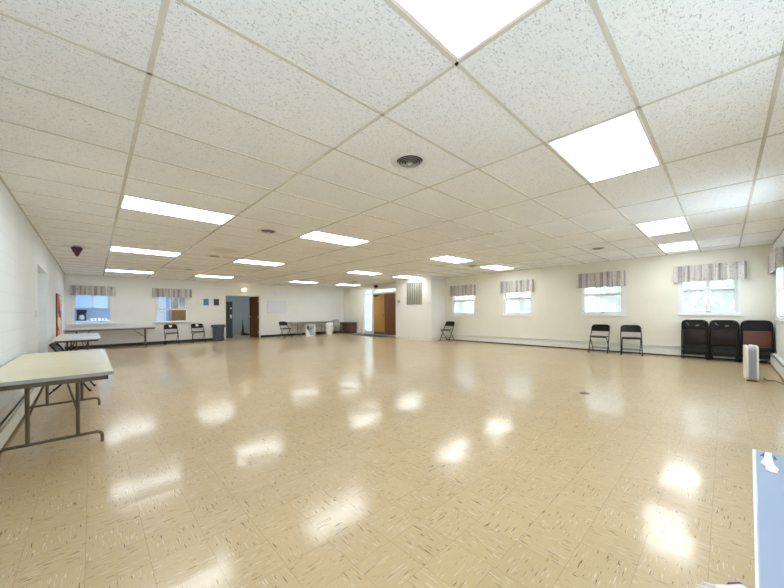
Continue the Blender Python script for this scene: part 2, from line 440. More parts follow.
wall('wall_front', 'y', YF, -.2, XL, XR, 0, HC, FW, M['wall_front'], 'white wall at the right edge')
struct(MB().box(9.63, XR, 7.90, 9.89, 0, HC).build('wall_pier', M['pier']), 'white boxed-out pier between entrance and windows')

# ceiling grid: main runners and cross tees, each run one bar
k = 0
def tee(x0, x1, y0, y1):
    global k
    k += 1
    return struct(MB().box(x0, x1, y0, y1, HC-.0045, HC+.001).build('trim_%d' % k, M['tbar']), 'painted ceiling grid bar')
for b in range(0, 10):
    x = gx(b)
    if XL < x < XR:
        o = tee(-.0125, .0125, YF-1.0+.002, YB-1.0); o.location = (x, 1.0, 0); o.rotation_euler = (0, 0, -SK)
for a in range(-3, 23):
    y = gy(a)
    if YF < y < YB: tee(XL, XR, y-.011, y+.011)
for x0, x1, y0, y1 in ((XL, XL+.02, YF, YB), (XR-.02, XR, YF, YB), (XL, XR, YB-.02, YB), (XL, XR, YF, YF+.02)): tee(x0, x1, y0, y1)

# base boards
def base(name, x0, x1, y0, y1, h=.11, mat='black_base'):
    return struct(MB().box(x0, x1, y0, y1, 0, h, .003).build(name, M[mat]))
base('baseboard_back', XL, 4.22, YB-.012, YB)
base('baseboard_back_right', 5.80, XR, YB-.012, YB)
base('baseboard_pier', 9.615, 9.63, 7.90, 9.89, .12, 'cream_trim')
base('baseboard_pier_side', 9.63, XR, 7.885, 7.90, .12, 'cream_trim')

# baseboard heaters (long fixed casings)
def heater(name, axis, pos, s, u0, u1, label, h=.225, d=.075):
    r = empty(name); struct(r, label)
    def bx(mb, d0, d1, a, b, z0, z1):
        p0, p1 = sorted((pos+s*d0, pos+s*d1))
        return mb.box(p0, p1, a, b, z0, z1) if axis == 'x' else mb.box(a, b, p0, p1, z0, z1)
    m = MB(); bx(m, 0, .01, u0, u1, .03, h+.02); bx(m, 0, d, u0, u1, h, h+.012); bx(m, d-.012, d, u0, u1, h-.02, h+.012)
    bx(m, d-.006, d+.004, u0, u1, .035, h-.05); bx(m, 0, d, u0, u0+.012, .03, h+.01); bx(m, 0, d, u1-.012, u1, .03, h+.01)
    m.build('heater_cover', M['white_metal'], r)
    m = MB(); bx(m, .01, d-.014, u0+.012, u1-.012, h-.055, h-.012); m.build('heater_fin', M['vent'], r)
    m = MB(); bx(m, .005, d-.02, u0+.012, u1-.012, .0, .05); m.build('heater_base', M['black_base'], r)
    q = u0+2.0
    m = MB()
    while q < u1-.2:
        bx(m, d-.004, d+.006, q, q+.03, .035, h+.012); q += 2.0
    m.build('joint_cover', M['white_metal'], r)
    return r
heater('trim_heater_right', 'x', XR, -1, YF+.1, 7.88, 'long white baseboard heater under the right windows')
heater('trim_heater_far', 'x', XR, -1, 13.5, YB-.02, 'short white baseboard heater beside the entrance')
heater('trim_heater_left', 'x', XL, 1, 1.2, 7.7, 'white baseboard heater along the left wall')
heater('trim_heater_front', 'y', YF, 1, 3.0, XR-.12, 'white baseboard heater at the right edge')

# ------------------------------------------------------------------ windows
def frame_box(mb, u0, u1, z0, z1, w, d0, d1, axis, wb=None):
    wb = wb or w
    for (a, b, c, d) in ((u0, u0+w, z0, z1), (u1-w, u1, z0, z1), (u0+w, u1-w, z0, z0+wb), (u0+w, u1-w, z1-w, z1)):
        if axis == 'x': mb.box(d0, d1, a, b, c, d, .004)
        else: mb.box(a, b, d0, d1, c, d, .004)
def bar(mb, axis, d0, d1, a, b, c, d):
    d0, d1 = min(d0, d1), max(d0, d1)
    if axis == 'x': mb.box(d0, d1, a, b, c, d)
    else: mb.box(a, b, d0, d1, c, d)
    return mb
def window(n, axis, pos, out, hole, rail, mull, label):
    u0, u1, z0, z1 = hole
    r = empty('window_%d' % n, ((pos, (u0+u1)/2, z0) if axis == 'x' else ((u0+u1)/2, pos, z0))); struct(r, label)
    inv = Matrix.Translation(-r.location)
    P = lambda d: pos + out*d
    m = MB(); frame_box(m, u0, u1, z0, z1, .055, *sorted((P(.0), P(.12))), axis); m.xf(inv).build('window_frame', M['white'], r)
    m = MB(); frame_box(m, u0+.055, u1-.055, z0+.05, rail+.02, .04, *sorted((P(.035), P(.06))), axis); m.xf(inv).build('lower_sash', M['white'], r)
    m = MB(); frame_box(m, u0+.055, u1-.055, rail-.03, z1-.05, .04, *sorted((P(.065), P(.09))), axis); m.xf(inv).build('upper_sash', M['white'], r)
    m = MB(); bar(m, axis, P(.047), P(.050), u0+.09, u1-.09, z0+.08, rail); m.xf(inv).build('lower_pane', M['screen'], r)
    m = MB(); bar(m, axis, P(.077), P(.080), u0+.09, u1-.09, rail, z1-.08); m.xf(inv).build('upper_pane', M['glass'], r)
    c = (u0+u1)/2
    if mull:
        m = MB(); bar(m, axis, P(.04), P(.085), c-.025, c+.025, z0+.08, z1-.08); m.xf(inv).build('mullion', M['white'], r)
    m = MB(); bar(m, axis, P(.004), P(.034), c-.04, c+.04, z0+.055, z0+.085); m.xf(inv).build('latch', M['grey_metal'], r)
    m = MB(); bar(m, axis, P(-.03), P(.03), u0-.02, u1+.02, z0-.03, z0); m.xf(inv).build('window_sill', M['white'], r)
    return r
RWL = ['window nearest the pier', 'second window from the pier', 'third window from the pier, above two chairs', 'window above the leaning folded chairs']
for i, h in enumerate(RW): window(i+1, 'x', XR, 1, h, h[2]+.60, i == 3, RWL[i])
for i, h in enumerate(FW): window(i+5, 'y', YF, -1, h, h[2]+.60, False, 'window in the wall at the right edge')

# kitchen serving windows in the back wall
def serving(n, hole, rail, mulls, label):
    u0, u1, z0, z1 = hole
    r = empty('window_%d' % n, ((u0+u1)/2, YB, z0)); struct(r, label); inv = Matrix.Translation(-r.location)
    m = MB(); frame_box(m, u0, u1, z0, z1, .06, YB-.02, YB+.1, 'y', .03); m.xf(inv).build('window_frame', M['white'], r)
    m = MB(); frame_box(m, u0+.06, u1-.06, rail, z1-.05, .04, YB+.03, YB+.06, 'y')
    for q in mulls: m.box(q-.015, q+.015, YB+.03, YB+.06, rail, z1-.05)
    m.xf(inv).build('upper_sash', M['white'], r)
    m = MB().box(u0+.09, u1-.09, YB+.043, YB+.047, rail+.04, z1-.08); m.xf(inv).build('upper_pane', M['frost'] if n == 8 else M['clear'], r)
    m = MB().box(u0-.09, u1+.13, YB-.09, YB+.1, z0-.035, z0, .006); m.xf(inv).build('window_sill', M['white'], r)
serving(8, KW[0], 1.39, [.03], 'left serving window onto the blue-lit kitchen')
serving(9, KW[1], 1.33, [2.27, 2.56], 'right serving window with brown cupboard behind')

# valances
def valance(axis, pos, out, u0, u1, z0, z1, label, ph):
    w = u1-u0; D = .09; m = MB(); n = 64
    path = [(-w/2, 0.0)] + [(-w/2 + w*i/n, -D) for i in range(n+1)] + [(w/2, 0.0)]
    path = [(-w/2, 0), (-w/2, -D/2)] + [(-w/2 + w*i/n, -D - .013*sin(i*w*5.2+ph) - .008*sin(i*w*2.1+ph*2)) for i in range(n+1)] + [(w/2, -D/2), (w/2, 0)]
    H = z1-z0; rows = 6; V = []
    for j in range(rows+1):
        t = j/rows; flare = .55 + .45*t
        V.append([m.bm.verts.new((x*(1+.012*t), (y if y > -D*.6 else -D + (y+D)*flare), H*(1-t) - (.006*sin(x*23+ph) if j == rows else 0))) for x, y in path])
    for a, b in zip(V, V[1:]):
        for q in range(len(path)-1): m.bm.faces.new((a[q], a[q+1], b[q+1], b[q]))
    # closed top
    m.bm.faces.new(V[0])
    c = (u0+u1)/2
    if axis == 'x': o = m.build('valance', M['valance'], None, True, (pos, c, z0)); o.rotation_euler = (0, 0, -pi/2 if out > 0 else pi/2)
    else: o = m.build('valance', M['valance'], None, True, (c, pos, z0)); o.rotation_euler = (0, 0, 0 if out > 0 else pi)
    tag(o, label, 'valance', 'striped window valances'); return o
VR = [(6.51, 7.64, 1.76, 2.17), (4.34, 5.47, 1.785, 2.19), (1.86, 3.03, 1.81, 2.235), (-.335, .87, 1.825, 2.22)]
VRL = ['striped fabric valance over the window nearest the pier', 'striped fabric valance over the second window right of the pier',
       'striped fabric valance over the window above the two black chairs', 'wide striped fabric valance over the window above the folded chairs']
for i, q in enumerate(VR): valance('x', XR-.001, 1, *q, VRL[i], i*1.3)
valance('y', YB-.001, 1, -.50, .635, 1.835, 2.162, 'grey striped valance over the left serving window in the back wall', 2.0)
valance('y', YB-.001, 1, 1.70, 2.98, 1.82, 2.16, 'grey striped valance over the right serving window in the back wall', 3.3)
valance('y', YF+.001, -1, 8.75, 10.42, 1.88, 2.25, 'striped valance cut off by the right edge of the photo', 4.4)

# ------------------------------------------------------------------ ceiling lights and vents
def make_light():
    r = empty('ceiling_light')
    m = MB(); w, d = TX/2-.0125, TY/2-.011
    for (a, b, c, e) in ((-w, -w+.018, -d, d), (w-.018, w, -d, d), (-w+.018, w-.018, -d, -d+.018), (-w+.018, w-.018, d-.018, d)): m.box(a, b, c, e, -.006, .0005)
    m.build('frame', M['white_metal'], r)
    MB().box(-w+.017, w-.017, -d+.017, d-.017, -.004, .0005).build('diffuser', M['diffuser'], r)
    return r
LIGHTS = [(1, -2, 'large bright ceiling light panel cut off by the top edge'),
 (3, -2, 'bright ceiling light panel at upper right, second from the camera'),
 (6, -2, 'larger of the two small light panels above the folded chairs'),
 (8, -2, 'smaller light panel just before the window wall at far right'),
 (1, 5, 'long ceiling light panel nearest on the left side of the ceiling'),
 (1, 11, 'left-hand ceiling light panel, second toward the back wall'),
 (1, 18, 'left-hand ceiling light panel right above the left serving window'),
 (3, 5, 'ceiling light panel in the middle of the photo, nearest of its row'),
 (3, 11, 'ceiling light panel between the middle panel and the doorway lamp'),
 (3, 18, 'thin-looking ceiling light panel in front of the doorway lamp'),
 (6, 5, 'ceiling light panel in front of the pier, right of centre'),
 (8, 5, 'ceiling light panel above the two windows next to the pier'),
 (6, 11, 'ceiling light panel left of the striped wall grille, mid distance'),
 (7.79, 11, 'ceiling light panel just above the striped grille of the pier'),
 (6, 18, 'thin ceiling light panel above the far folding table'),
 (8, 18, 'farthest ceiling light panel, near the entrance corner')]
pl = make_light()
for b, a, lab in LIGHTS:
    b0 = gx(int(b)) + (b-int(b))*TX; yc = (gy(a)+gy(a+1))/2; place(pl, (b0 + (gx(int(b)+1)-gx(int(b)))/2 + SK*(yc-1.0), yc, HC-.0005), 0, lab, 'ceiling light', 'fluorescent ceiling panels')

def make_vent():
    r = empty('ceiling_vent')
    MB().lathe([(.115, .0), (.165, 0), (.172, -.006), (.150, -.016), (.118, -.012), (.115, 0)], 40).build('flange', M['vent'], r, True)
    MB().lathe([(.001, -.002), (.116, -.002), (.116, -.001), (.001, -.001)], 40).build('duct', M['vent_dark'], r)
    for i, q in enumerate((.098, .076, .054, .032)):
        z = -.020 - i*.004
        MB().lathe([(q-.002, z+.008), (q+.005, z), (q+.0065, z+.001), (q, z+.009), (q-.002, z+.008)], 36).build('ring', M['vent_ring'], r, True)
    MB().lathe([(.001, -.038), (.016, -.036), (.018, -.030), (.001, -.028)], 20).build('hub', M['vent'], r, True)
    return r
pv = make_vent()
for x, y, lab in ((2.08, 1.94, 'round ceiling air vent with concentric rings, nearest the camera'), (2.13, 5.2, 'dark round ceiling vent left of the middle light panel'),
                  (2.12, 8.33, 'dark round ceiling vent beside a brown stain, left of centre'), (2.17, 11.35, 'small dark ceiling vent farthest back on the left'),
                  (8.13, 1.93, 'dark round ceiling vent above the two black chairs at right'), (8.32, 5.24, 'dark round ceiling vent between the two panels by the windows'),
                  (8.38, 8.6, 'dark ceiling vent left of the panel above the pier'), (8.5, 11.36, 'small ceiling vent farthest back near the entrance')):
    place(pv, (x, y, HC-.0005), 0, lab, 'air vent', 'round ceiling vents')

# small fixtures on the ceiling
r = empty('ceiling_beacon', (-.2, 8.83, HC)); tag(r, 'dark maroon cone-shaped fixture hanging from the ceiling near the left wall', 'ceiling fixture')
MB().lathe([(.01, 0), (.06, 0), (.065, -.03), (.01, -.03)], 20).build('mount', M['purple'], r, True)
MB().lathe([(.02, -.03), (.085, -.032), (.09, -.05), (.02, -.20), (.012, -.205), (.005, -.2)], 20).build('cone', M['maroon'], r, True)
r = empty('alarm_beacon', (10.3, 12.0, HC)); tag(r, 'dark red round beacon at the ceiling before the entrance door', 'alarm')
MB().lathe([(.01, 0), (.05, 0), (.05, -.05), (.01, -.05)], 16).build('mount', M['white_metal'], r, True)
MB().lathe([(.02, -.05), (.10, -.055), (.115, -.10), (.09, -.17), (.03, -.19), (.01, -.19)], 18).build('lens', M['red'], r, True)

# ------------------------------------------------------------------ folding chairs
def make_chair(frame, pad, decal=False):
    r = empty('folding_chair')
    W = .215
    pt = lambda z: -.205 + (.225+.205)*z/.75     # slant of the front legs / back frame
    hinge = .44
    for s in (-1, 1):
        MB().tube([(s*W, pt(0), 0), (s*W, pt(hinge), hinge)], .0115).lathe([(.005, .03), (.016, .03), (.016, 0), (.005, 0)], 10, (s*W, pt(0), 0)).build('leg', frame, r, True)
        MB().tube([(s*.19, .255, .0), (s*.19, -.14, .415)], .0105).lathe([(.005, .03), (.015, .03), (.015, 0), (.005, 0)], 10, (s*.19, .255, 0)).build('leg', frame, r, True)
    MB().tube(fillet([(-W, pt(hinge), hinge), (-W*.96, pt(.75), .75), (W*.96, pt(.75), .75), (W, pt(hinge), hinge)], .09, 7), .0115).build('back_frame', frame, r, True)
    # curved back panel
    m = MB(); n = 14; rows = [.575, .60, .68, .725, .742]
    V = []
    for side in (0, 1):
        g = []
        for z in rows:
            ins = {0: .012, 1: .0, 2: 0, 3: .012, 4: .04}[rows.index(z)]
            g.append([m.bm.verts.new((x, pt(z) + .028*(1-(x/W)**2) + side*.012, z)) for x in [(-1+2*i/n)*(W-.008-ins) for i in range(n+1)]])
        V.append(g)
    for g in V:
        for a, b in zip(g, g[1:]):
            for i in range(n): m.bm.faces.new((a[i], a[i+1], b[i+1], b[i]))
    A, B = V
    for i in range(n):
        m.bm.faces.new((A[0][i], A[0][i+1], B[0][i+1], B[0][i])); m.bm.faces.new((A[-1][i], A[-1][i+1], B[-1][i+1], B[-1][i]))
    for j in range(len(rows)-1):
        for i in (0, n): m.bm.faces.new((A[j][i], A[j+1][i], B[j+1][i], B[j][i]))
    bk = m.build('backrest', pad, r, True)
    if decal:
        m = MB(); pts = [(-.055, .715), (-.03, .735), (0, .718), (.03, .735), (.06, .712), (.045, .67), (0, .635), (-.04, .665)]
        A_ = [m.bm.verts.new((x, pt(z) + .028*(1-(x/W)**2) - .003, z)) for x, z in pts]; m.bm.faces.new(A_)
        d = m.build('sticker', M['sticker'], r); d['label'] = 'white heart-shaped patch'
    m = MB(); m.box(-.195, .195, -.205, .15, .425, .447, .010); m.build('seat', pad, r, True)
    MB().tube([(-.195, .132, .13), (.195, .132, .13)], .007).build('crossbar', frame, r, True)
    MB().tube([(-.215, pt(.13), .13), (.215, pt(.13), .13)], .007).build('crossbar', frame, r, True)
    MB().tube([(-.19, -.09, .41), (.19, -.09, .41)], .007).build('crossbar', frame, r, True)
    return r
black = make_chair(M['chair_black'], M['chair_pad']); tan = make_chair(M['chair_tan'], M['chair_tan']); heart = make_chair(M['chair_black'], M['chair_pad'], True)
CH = 'folding chairs set along the walls'
place(heart, (2.23, 14.72, 0), 0, 'black folding chair with white patch, left one under the serving window', 'chair', CH)
place(heart, (3.14, 14.75, 0), 0, 'black folding chair with white patch, beside the grey trash can', 'chair', CH)
place(black, (6.50, 14.02, 0), .2, 'black folding chair below the whiteboard, left of the far table', 'chair', CH)
place(black, (10.17, 7.55, 0), -pi/2, 'black folding chair in the corner beside the pier', 'chair', CH)
place(black, (10.17, 2.40, 0), -pi/2+.05, 'black folding chair under the window, left of the pair', 'chair', CH)
place(black, (10.17, 1.69, 0), -pi/2+.2, 'black folding chair, right of the pair under the window', 'chair', CH)
place(black, (-.20, 7.0, 0), 1.45, 'black folding chair by the left wall between the two tables', 'chair', CH)
place(tan, (9.76, 14.60, 0), 0, 'tan folding chair at right end of the far table', 'chair', CH)

# folded chairs leaning in three stacks
def make_folded(seatmat):
    r = empty('folded_chair')
    fr = M['chair_black']
    for s in (-1, 1):
        MB().tube([(s*.222, 0, 0.0), (s*.222, 0, .45)], .012).build('leg', fr, r, True)
        MB().tube([(s*.190, .016, .015), (s*.190, .016, .52)], .011).build('leg', fr, r, True)
    MB().tube(fillet([(-.222, 0, .45), (-.218, 0, .905), (.218, 0, .905), (.222, 0, .45)], .10, 8), .012).build('back_frame', fr, r, True)
    poly = [(-.208, .70), (.208, .70), (.208, .815)] + [(.208-.085*(1-cos(t)), .815+.075*sin(t)) for t in (.4, .8, 1.2, 1.57)] + [(-.208+.085*(1-cos(t)), .815+.075*sin(t)) for t in (1.57, 1.2, .8, .4)] + [(-.208, .815)]
    MB().prism(poly, -.004, .010).build('backrest', M['chair_pad'], r)
    st = MB().box(-.196, .196, -.018, .010, .345, .69, .012).build('seat', seatmat, r, True)
    if seatmat.name.startswith('dark'):  # pale patch and streak imitate lamp reflections on the backrest
        MB().prism([(.02, .775), (.075, .785), (.072, .80), (.018, .79)], -.0055, -.004).build('glint_patch', M['glint_grey'], r)
        MB().prism([(-.15, .86), (-.142, .863), (-.09, .795), (-.098, .79)], -.0055, -.004).build('glint_streak', M['glint_grey'], r)
    MB().box(-.212, .212, -.006, .006, .255, .30, .003).build('crossbar', fr, r)
    MB().box(-.212, .212, -.004, .008, .135, .18, .003).build('crossbar', fr, r)
    MB().box(-.205, .205, .010, .018, .10, .70).build('seat_pan', M['vent_dark'], r)
    return r
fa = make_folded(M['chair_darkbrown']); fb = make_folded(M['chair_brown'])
names = ['left', 'middle', 'right']
depth = ['frontmost', 'second', 'third', 'rearmost']
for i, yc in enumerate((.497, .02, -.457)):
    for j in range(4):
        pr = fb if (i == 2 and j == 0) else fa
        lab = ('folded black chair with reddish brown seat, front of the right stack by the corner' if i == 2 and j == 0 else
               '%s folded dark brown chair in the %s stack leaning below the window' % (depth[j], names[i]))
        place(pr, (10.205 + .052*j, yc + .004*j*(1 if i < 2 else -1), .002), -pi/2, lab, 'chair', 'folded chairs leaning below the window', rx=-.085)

# ------------------------------------------------------------------ folding tables
LEGX = .15
def make_table(length, width, H, top, edge, metal, inset, foot_x=None):
    r = empty('folding_table'); hl, hw = length/2, width/2
    MB().box(-hw+.004, hw-.004, -hl+.004, hl-.004, H-.022, H, .003).build('tabletop', top, r)
    m = MB()
    for a, b, c, d in ((-hw, -hw+.006, -hl, hl), (hw-.006, hw, -hl, hl), (-hw+.006, hw-.006, -hl, -hl+.006), (-hw+.006, hw-.006, hl-.006, hl)): m.box(a, b, c, d, H-.030, H-.002)
    m.build('edge_band', edge, r)
    m = MB(); i_ = .035
    for a, b, c, d in ((-hw+i_, -hw+i_+.015, -hl+i_, hl-i_), (hw-i_-.015, hw-i_, -hl+i_, hl-i_), (-hw+i_, hw-i_, -hl+i_, -hl+i_+.015), (-hw+i_, hw-i_, hl-i_-.015, hl-i_)): m.box(a, b, c, d, H-.070, H-.020)
    m.build('apron', metal, r)
    f = hw-.07
    for s in (-1, 1):
        y = s*(hl-inset)
        for q in (-1, 1): MB().tube([(q*LEGX, y, .10), (q*LEGX, y, H-.03)], .0145).build('leg', metal, r, True)
        MB().tube(fillet([(-f, y, 0), (-f, y, .10), (f, y, .10), (f, y, 0)], .06, 6), .0135, 10).build('foot_bar', metal, r, True)
        m = MB()
        for q in (-1, 1): m.tube([(q*(LEGX-.005), y, .33), (q*.05, y-s*.34, H-.075), (q*.05, y-s*.6, H-.03)], .008)
        m.build('brace', metal, r, True)
        MB().box(-.09, .09, y-s*.36-.02, y-s*.36+.02, H-.085, H-.055, .004).build('hinge', metal, r)
    return r
t = make_table(2.42, .76, .70, M['table_cream'], M['table_edge'], M['brown_metal'], .40)
t.location = (-.245, 4.83, 0); tag(t, 'cream-topped folding table with brown legs, nearest at the left wall', 'table')
t = make_table(2.44, .70, .70, M['table_white'], M['white'], M['dark_brown_metal'], .36)
t.location = (-.215, 10.15, 0); tag(t, 'white-topped folding table with dark legs behind the cream table', 'table')
t = make_table(2.35, .76, .70, M['table_grey'], M['table_edge'], M['brown_metal'], .28)
t.location = (.53, 14.66, 0); t.rotation_euler = (0, 0, pi/2); tag(t, 'long grey-beige folding table along the back wall under the left serving window', 'table')
t = make_table(2.5, .72, .70, M['table_grey'], M['grey_metal'], M['grey_metal'], .55)
t.location = (8.24, 14.72, 0); t.rotation_euler = (0, 0, pi/2); tag(t, 'folding table with grey legs at the far right of the back wall', 'table')

# white table top, blue sheen painted in, at the lower right, near the camera
r = make_table(1.5, .60, .70, M['fold_sheen'], M['white'], M['white_metal'], .3)
r.location = (1.66 - .75*cos(radians(2.0)) - .30*sin(radians(2.0)), -.062 + .75*sin(radians(2.0)) - .30*cos(radians(2.0)), 0)
r.rotation_euler = (0, 0, pi/2 - radians(2.0))
tag(r, 'white table top coloured with a blue sheen, white edge, at the lower right corner', 'table')
for tri in ([(1.638, -.0865), (1.596, -.0755), (1.600, -.0850)], [(1.632, -.1065), (1.590, -.1115), (1.592, -.1045)]):
    o = MB().prism(tri, .7002, .7008, 'xy').build('slot', M['vent_dark'], None); o.parent = r; o.matrix_parent_inverse = (Matrix.Translation(r.location) @ Matrix.Rotation(r.rotation_euler.z, 4, 'Z')).inverted(); o['label'] = 'small dark triangular slot'
o = MB().prism([(1.645, -.090), (1.645, -.104), (1.589, -.101), (1.525, -.102), (1.495, -.108), (1.470, -.103), (1.454, -.104), (1.458, -.097), (1.454, -.092), (1.468, -.081), (1.500, -.083), (1.524, -.074), (1.582, -.084)], .7011, .7022, 'xy').build('torn_paper', M['paper'])
tag(o, 'torn piece of white paper stuck on the blue-sheened table top', 'paper')

# ------------------------------------------------------------------ shoe at the bottom edge
fw = Vector((.689, .725, 0)); rt = Vector((.725, -.689, 0))
c = Vector((1.872, .043, 0)) - fw*.090 - rt*.075
r = empty('sneaker', c, math.atan2(rt.y, rt.x)); tag(r, 'white and purple shoe poking in at the bottom edge', 'shoe')
def shoe_ring(mb, secs, n=14):
    R = []
    for x, w, z0, z1, cy in secs:
        R.append([mb.bm.verts.new((x, cy + w*cos(2*pi*k/n), max(z0, (z0+z1)/2 + (z1-z0)/2*sin(2*pi*k/n)*1.05))) for k in range(n)])
    for a, b in zip(R, R[1:]):
        for k in range(n): mb.bm.faces.new((a[k], a[(k+1) % n], b[(k+1) % n], b[k]))
    mb.bm.faces.new(R[0][::-1]); mb.bm.faces.new(R[-1]); return mb
shoe_ring(MB(), [(-.13, .012, .02, .045, 0), (-.12, .032, .018, .06, 0), (-.09, .042, .018, .07, .0), (-.04, .046, .018, .085, 0), (.02, .042, .018, .10, 0), (.07, .037, .018, .10, 0), (.11, .034, .018, .105, 0), (.128, .02, .02, .09, 0)]).build('upper', M['shoe_white'], r, True)
MB().prism([(.0+x*1.04, y) for x, y in ((-.13, -.015), (-.11, -.04), (-.05, -.05), (.04, -.044), (.11, -.036), (.135, -.015), (.135, .015), (.11, .036), (.04, .044), (-.05, .05), (-.11, .04), (-.13, .015))], 0, .02, 'xy').build('sole', M['shoe_white'], r)
MB().prism([(.02, .02), (.135, .02), (.138, .085), (.09, .085), (.06, .05)], -.044, .044, 'xz').build('heel_panel', M['shoe_purple'], r)
MB().tube([(-.05, -.030, .085), (-.03, 0, .098), (-.05, .030, .085)], .005).tube([(-.02, -.030, .094), (0, 0, .105), (-.02, .030, .094)], .005).build('lace', M['shoe_white'], r, True)

# ------------------------------------------------------------------ air purifier with cord
r = empty('air_purifier', (7.86, -.285, 0), radians(2.5)); tag(r, 'white and grey upright air purifier standing on the floor before the folded chairs', 'air purifier')
def rrect(w0, w1, h0, h1, rad, n=6):
    out = []
    for cx_, cz_, a0 in ((w1-rad, h0+rad, -90), (w1-rad, h1-rad, 0), (w0+rad, h1-rad, 90), (w0+rad, h0+rad, 180)):
        for k in range(n+1):
            a = radians(a0 + 90*k/n); out.append((cx_+rad*cos(a), cz_+rad*sin(a)))
    return out
MB().prism(rrect(-.19, .19, .02, .565, .06), .040, .072).build('front_shell', M['purifier_white'], r, True)
MB().prism(rrect(-.185, .185, .015, .555, .05), -.048, .040).build('body', M['purifier_grey'], r, True)
MB().prism(rrect(-.19, .19, .02, .565, .06), -.070, -.048).build('back_shell', M['purifier_white'], r, True)
m = MB()
for q in range(9): m.box(-.192, -.184, -.038 + q*.0075, -.035 + q*.0075, .08, .5)
m.build('grille', M['purifier_grey'], r)
MB().box(-.09, .06, -.03, .02, .545, .578, .008).build('control_panel', M['purifier_white'], r)
MB().box(-.15, .15, -.055, .06, 0, .022, .006).build('foot', M['black_plastic'], r)
cord = MB().tube(fillet([(7.88, -.42, .05), (7.92, -.46, .008), (8.0, -.55, .007), (7.75, -.60, .007), (7.6, -.66, .007), (7.3, -.66, .007)], .06), .005)
tag(cord.build('power_cord', M['black_plastic'], None, True), 'thin black cord running on the floor from the air purifier', 'cord')

# ------------------------------------------------------------------ along the back wall
r = empty('trash_can', (3.91, 14.86, 0)); tag(r, 'blue-grey plastic trash can beside the doorway', 'trash can')
m = MB().lathe([(.01, .0), (.185, 0), (.19, .02), (.232, .64), (.236, .66), (.215, .66), (.17, .05), (.01, .05)], 32); m.build('bin', M['bin_grey'], r, True)
MB().lathe([(.232, .63), (.262, .63), (.268, .66), (.262, .69), (.236, .69), (.232, .66)], 32).build('rim', M['bin_grey'], r, True)
for s in (-1, 1): MB().box(s*.262-.012, s*.262+.012, -.06, .06, .57, .64, .006).build('handle', M['bin_grey'], r)

def framed(name, x0, x1, z0, z1, fm, im, label, cat, fwid=.02, y=YB, group=None):
    r = empty(name, ((x0+x1)/2, y, (z0+z1)/2)); tag(r, label, cat, group); a, b = (x1-x0)/2, (z1-z0)/2
    m = MB()
    for p in ((-a, -a+fwid, -b, b), (a-fwid, a, -b, b), (-a+fwid, a-fwid, -b, -b+fwid), (-a+fwid, a-fwid, b-fwid, b)): m.box(p[0], p[1], -.022, -.001, p[2], p[3])
    m.build('frame', fm, r); MB().box(-a+fwid*.8, a-fwid*.8, -.012, -.001, -b+fwid*.8, b-fwid*.8).build('panel', im, r); return r
framed('framed_picture', 3.41, 3.635, 1.505, 1.80, M['white'], M['pic_blue'], 'small blue picture on the back wall, left of the dark picture', 'picture', .012)
framed('framed_picture', 3.80, 4.03, 1.50, 1.80, M['board_frame'], M['pic_black'], 'small nearly black picture on the back wall beside the doorway', 'picture', .012)
framed('whiteboard', 6.13, 7.05, 1.14, 1.757, M['board_frame'], M['board'], 'pale lilac whiteboard right of the doorway', 'whiteboard', .025)
def wall_box(name, part, x, z, w, h, d, mat, label, cat):
    r = empty(name, (x, YB, z)); tag(r, label, cat)
    MB().box(-w/2, w/2, -d, -.0005, -h/2, h/2, .006).build('plate', mat, r)
    MB().box(-w*.22, w*.22, -d-.008, -d, -h*.28, h*.28, .002).build(part, M['white'], r); return r
wall_box('thermostat', 'dial', 3.236, 1.61, .11, .11, .03, M['cream_trim'], 'small beige thermostat left of the blue picture', 'thermostat')
wall_box('light_switch', 'toggle', 4.06, 1.227, .085, .12, .012, M['cream_trim'], 'light switch on the back wall beside the doorway', 'switch')
r = empty('wall_disc', (6.57, YB, 2.136)); tag(r, 'round white disc on the wall above the whiteboard', 'smoke detector')
MB().lathe([(.02, -.0005), (.15, -.0005), (.155, -.02), (.13, -.035), (.02, -.04)], 32, axis='y').build('cover', M['white'], r, True)
MB().lathe([(.005, -.038), (.03, -.038), (.025, -.046), (.005, -.046)], 16, axis='y').build('center_cap', M['board_frame'], r, True)
r = empty('wall_lamp', (5.02, YB, 2.223)); tag(r, 'small glowing lamp above the doorway in the back wall', 'wall lamp')
MB().box(-.13, .13, -.05, -.0005, -.10, .10, .01).build('back_plate', M['cream_trim'], r)
MB().lathe([(.01, -.06), (.04, -.055), (.062, -.025), (.066, 0), (.06, .04), (.03, .065), (.01, .07)], 20, (.03, -.105, 0)).build('globe', M['globe'], r, True)

# left wall things
r = empty('light_switch', (XL, 7.62, 1.2)); tag(r, 'light switch on the left wall beside the recessed door', 'switch')
MB().box(.0005, .012, -.042, .042, -.06, .06, .003).build('plate', M['cream_trim'], r); MB().box(.012, .024, -.008, .008, -.016, .016, .002).build('toggle', M['white'], r)
r = empty('painted_hanging', (XL, 12.3, 1.16)); tag(r, 'tall orange, cream and black painted panel on the left wall near the back corner', 'wall hanging')
MB().box(.005, .026, -.72, .72, -.54, .54).build('panel', M['mural'], r)
MB().box(.0005, .028, -.74, -.72, -.56, .56).box(.0005, .028, .72, .74, -.56, .56).box(.0005, .028, -.72, .72, .54, .56).box(.0005, .028, -.72, .72, -.56, -.54).build('frame', M['brown_wood'], r)

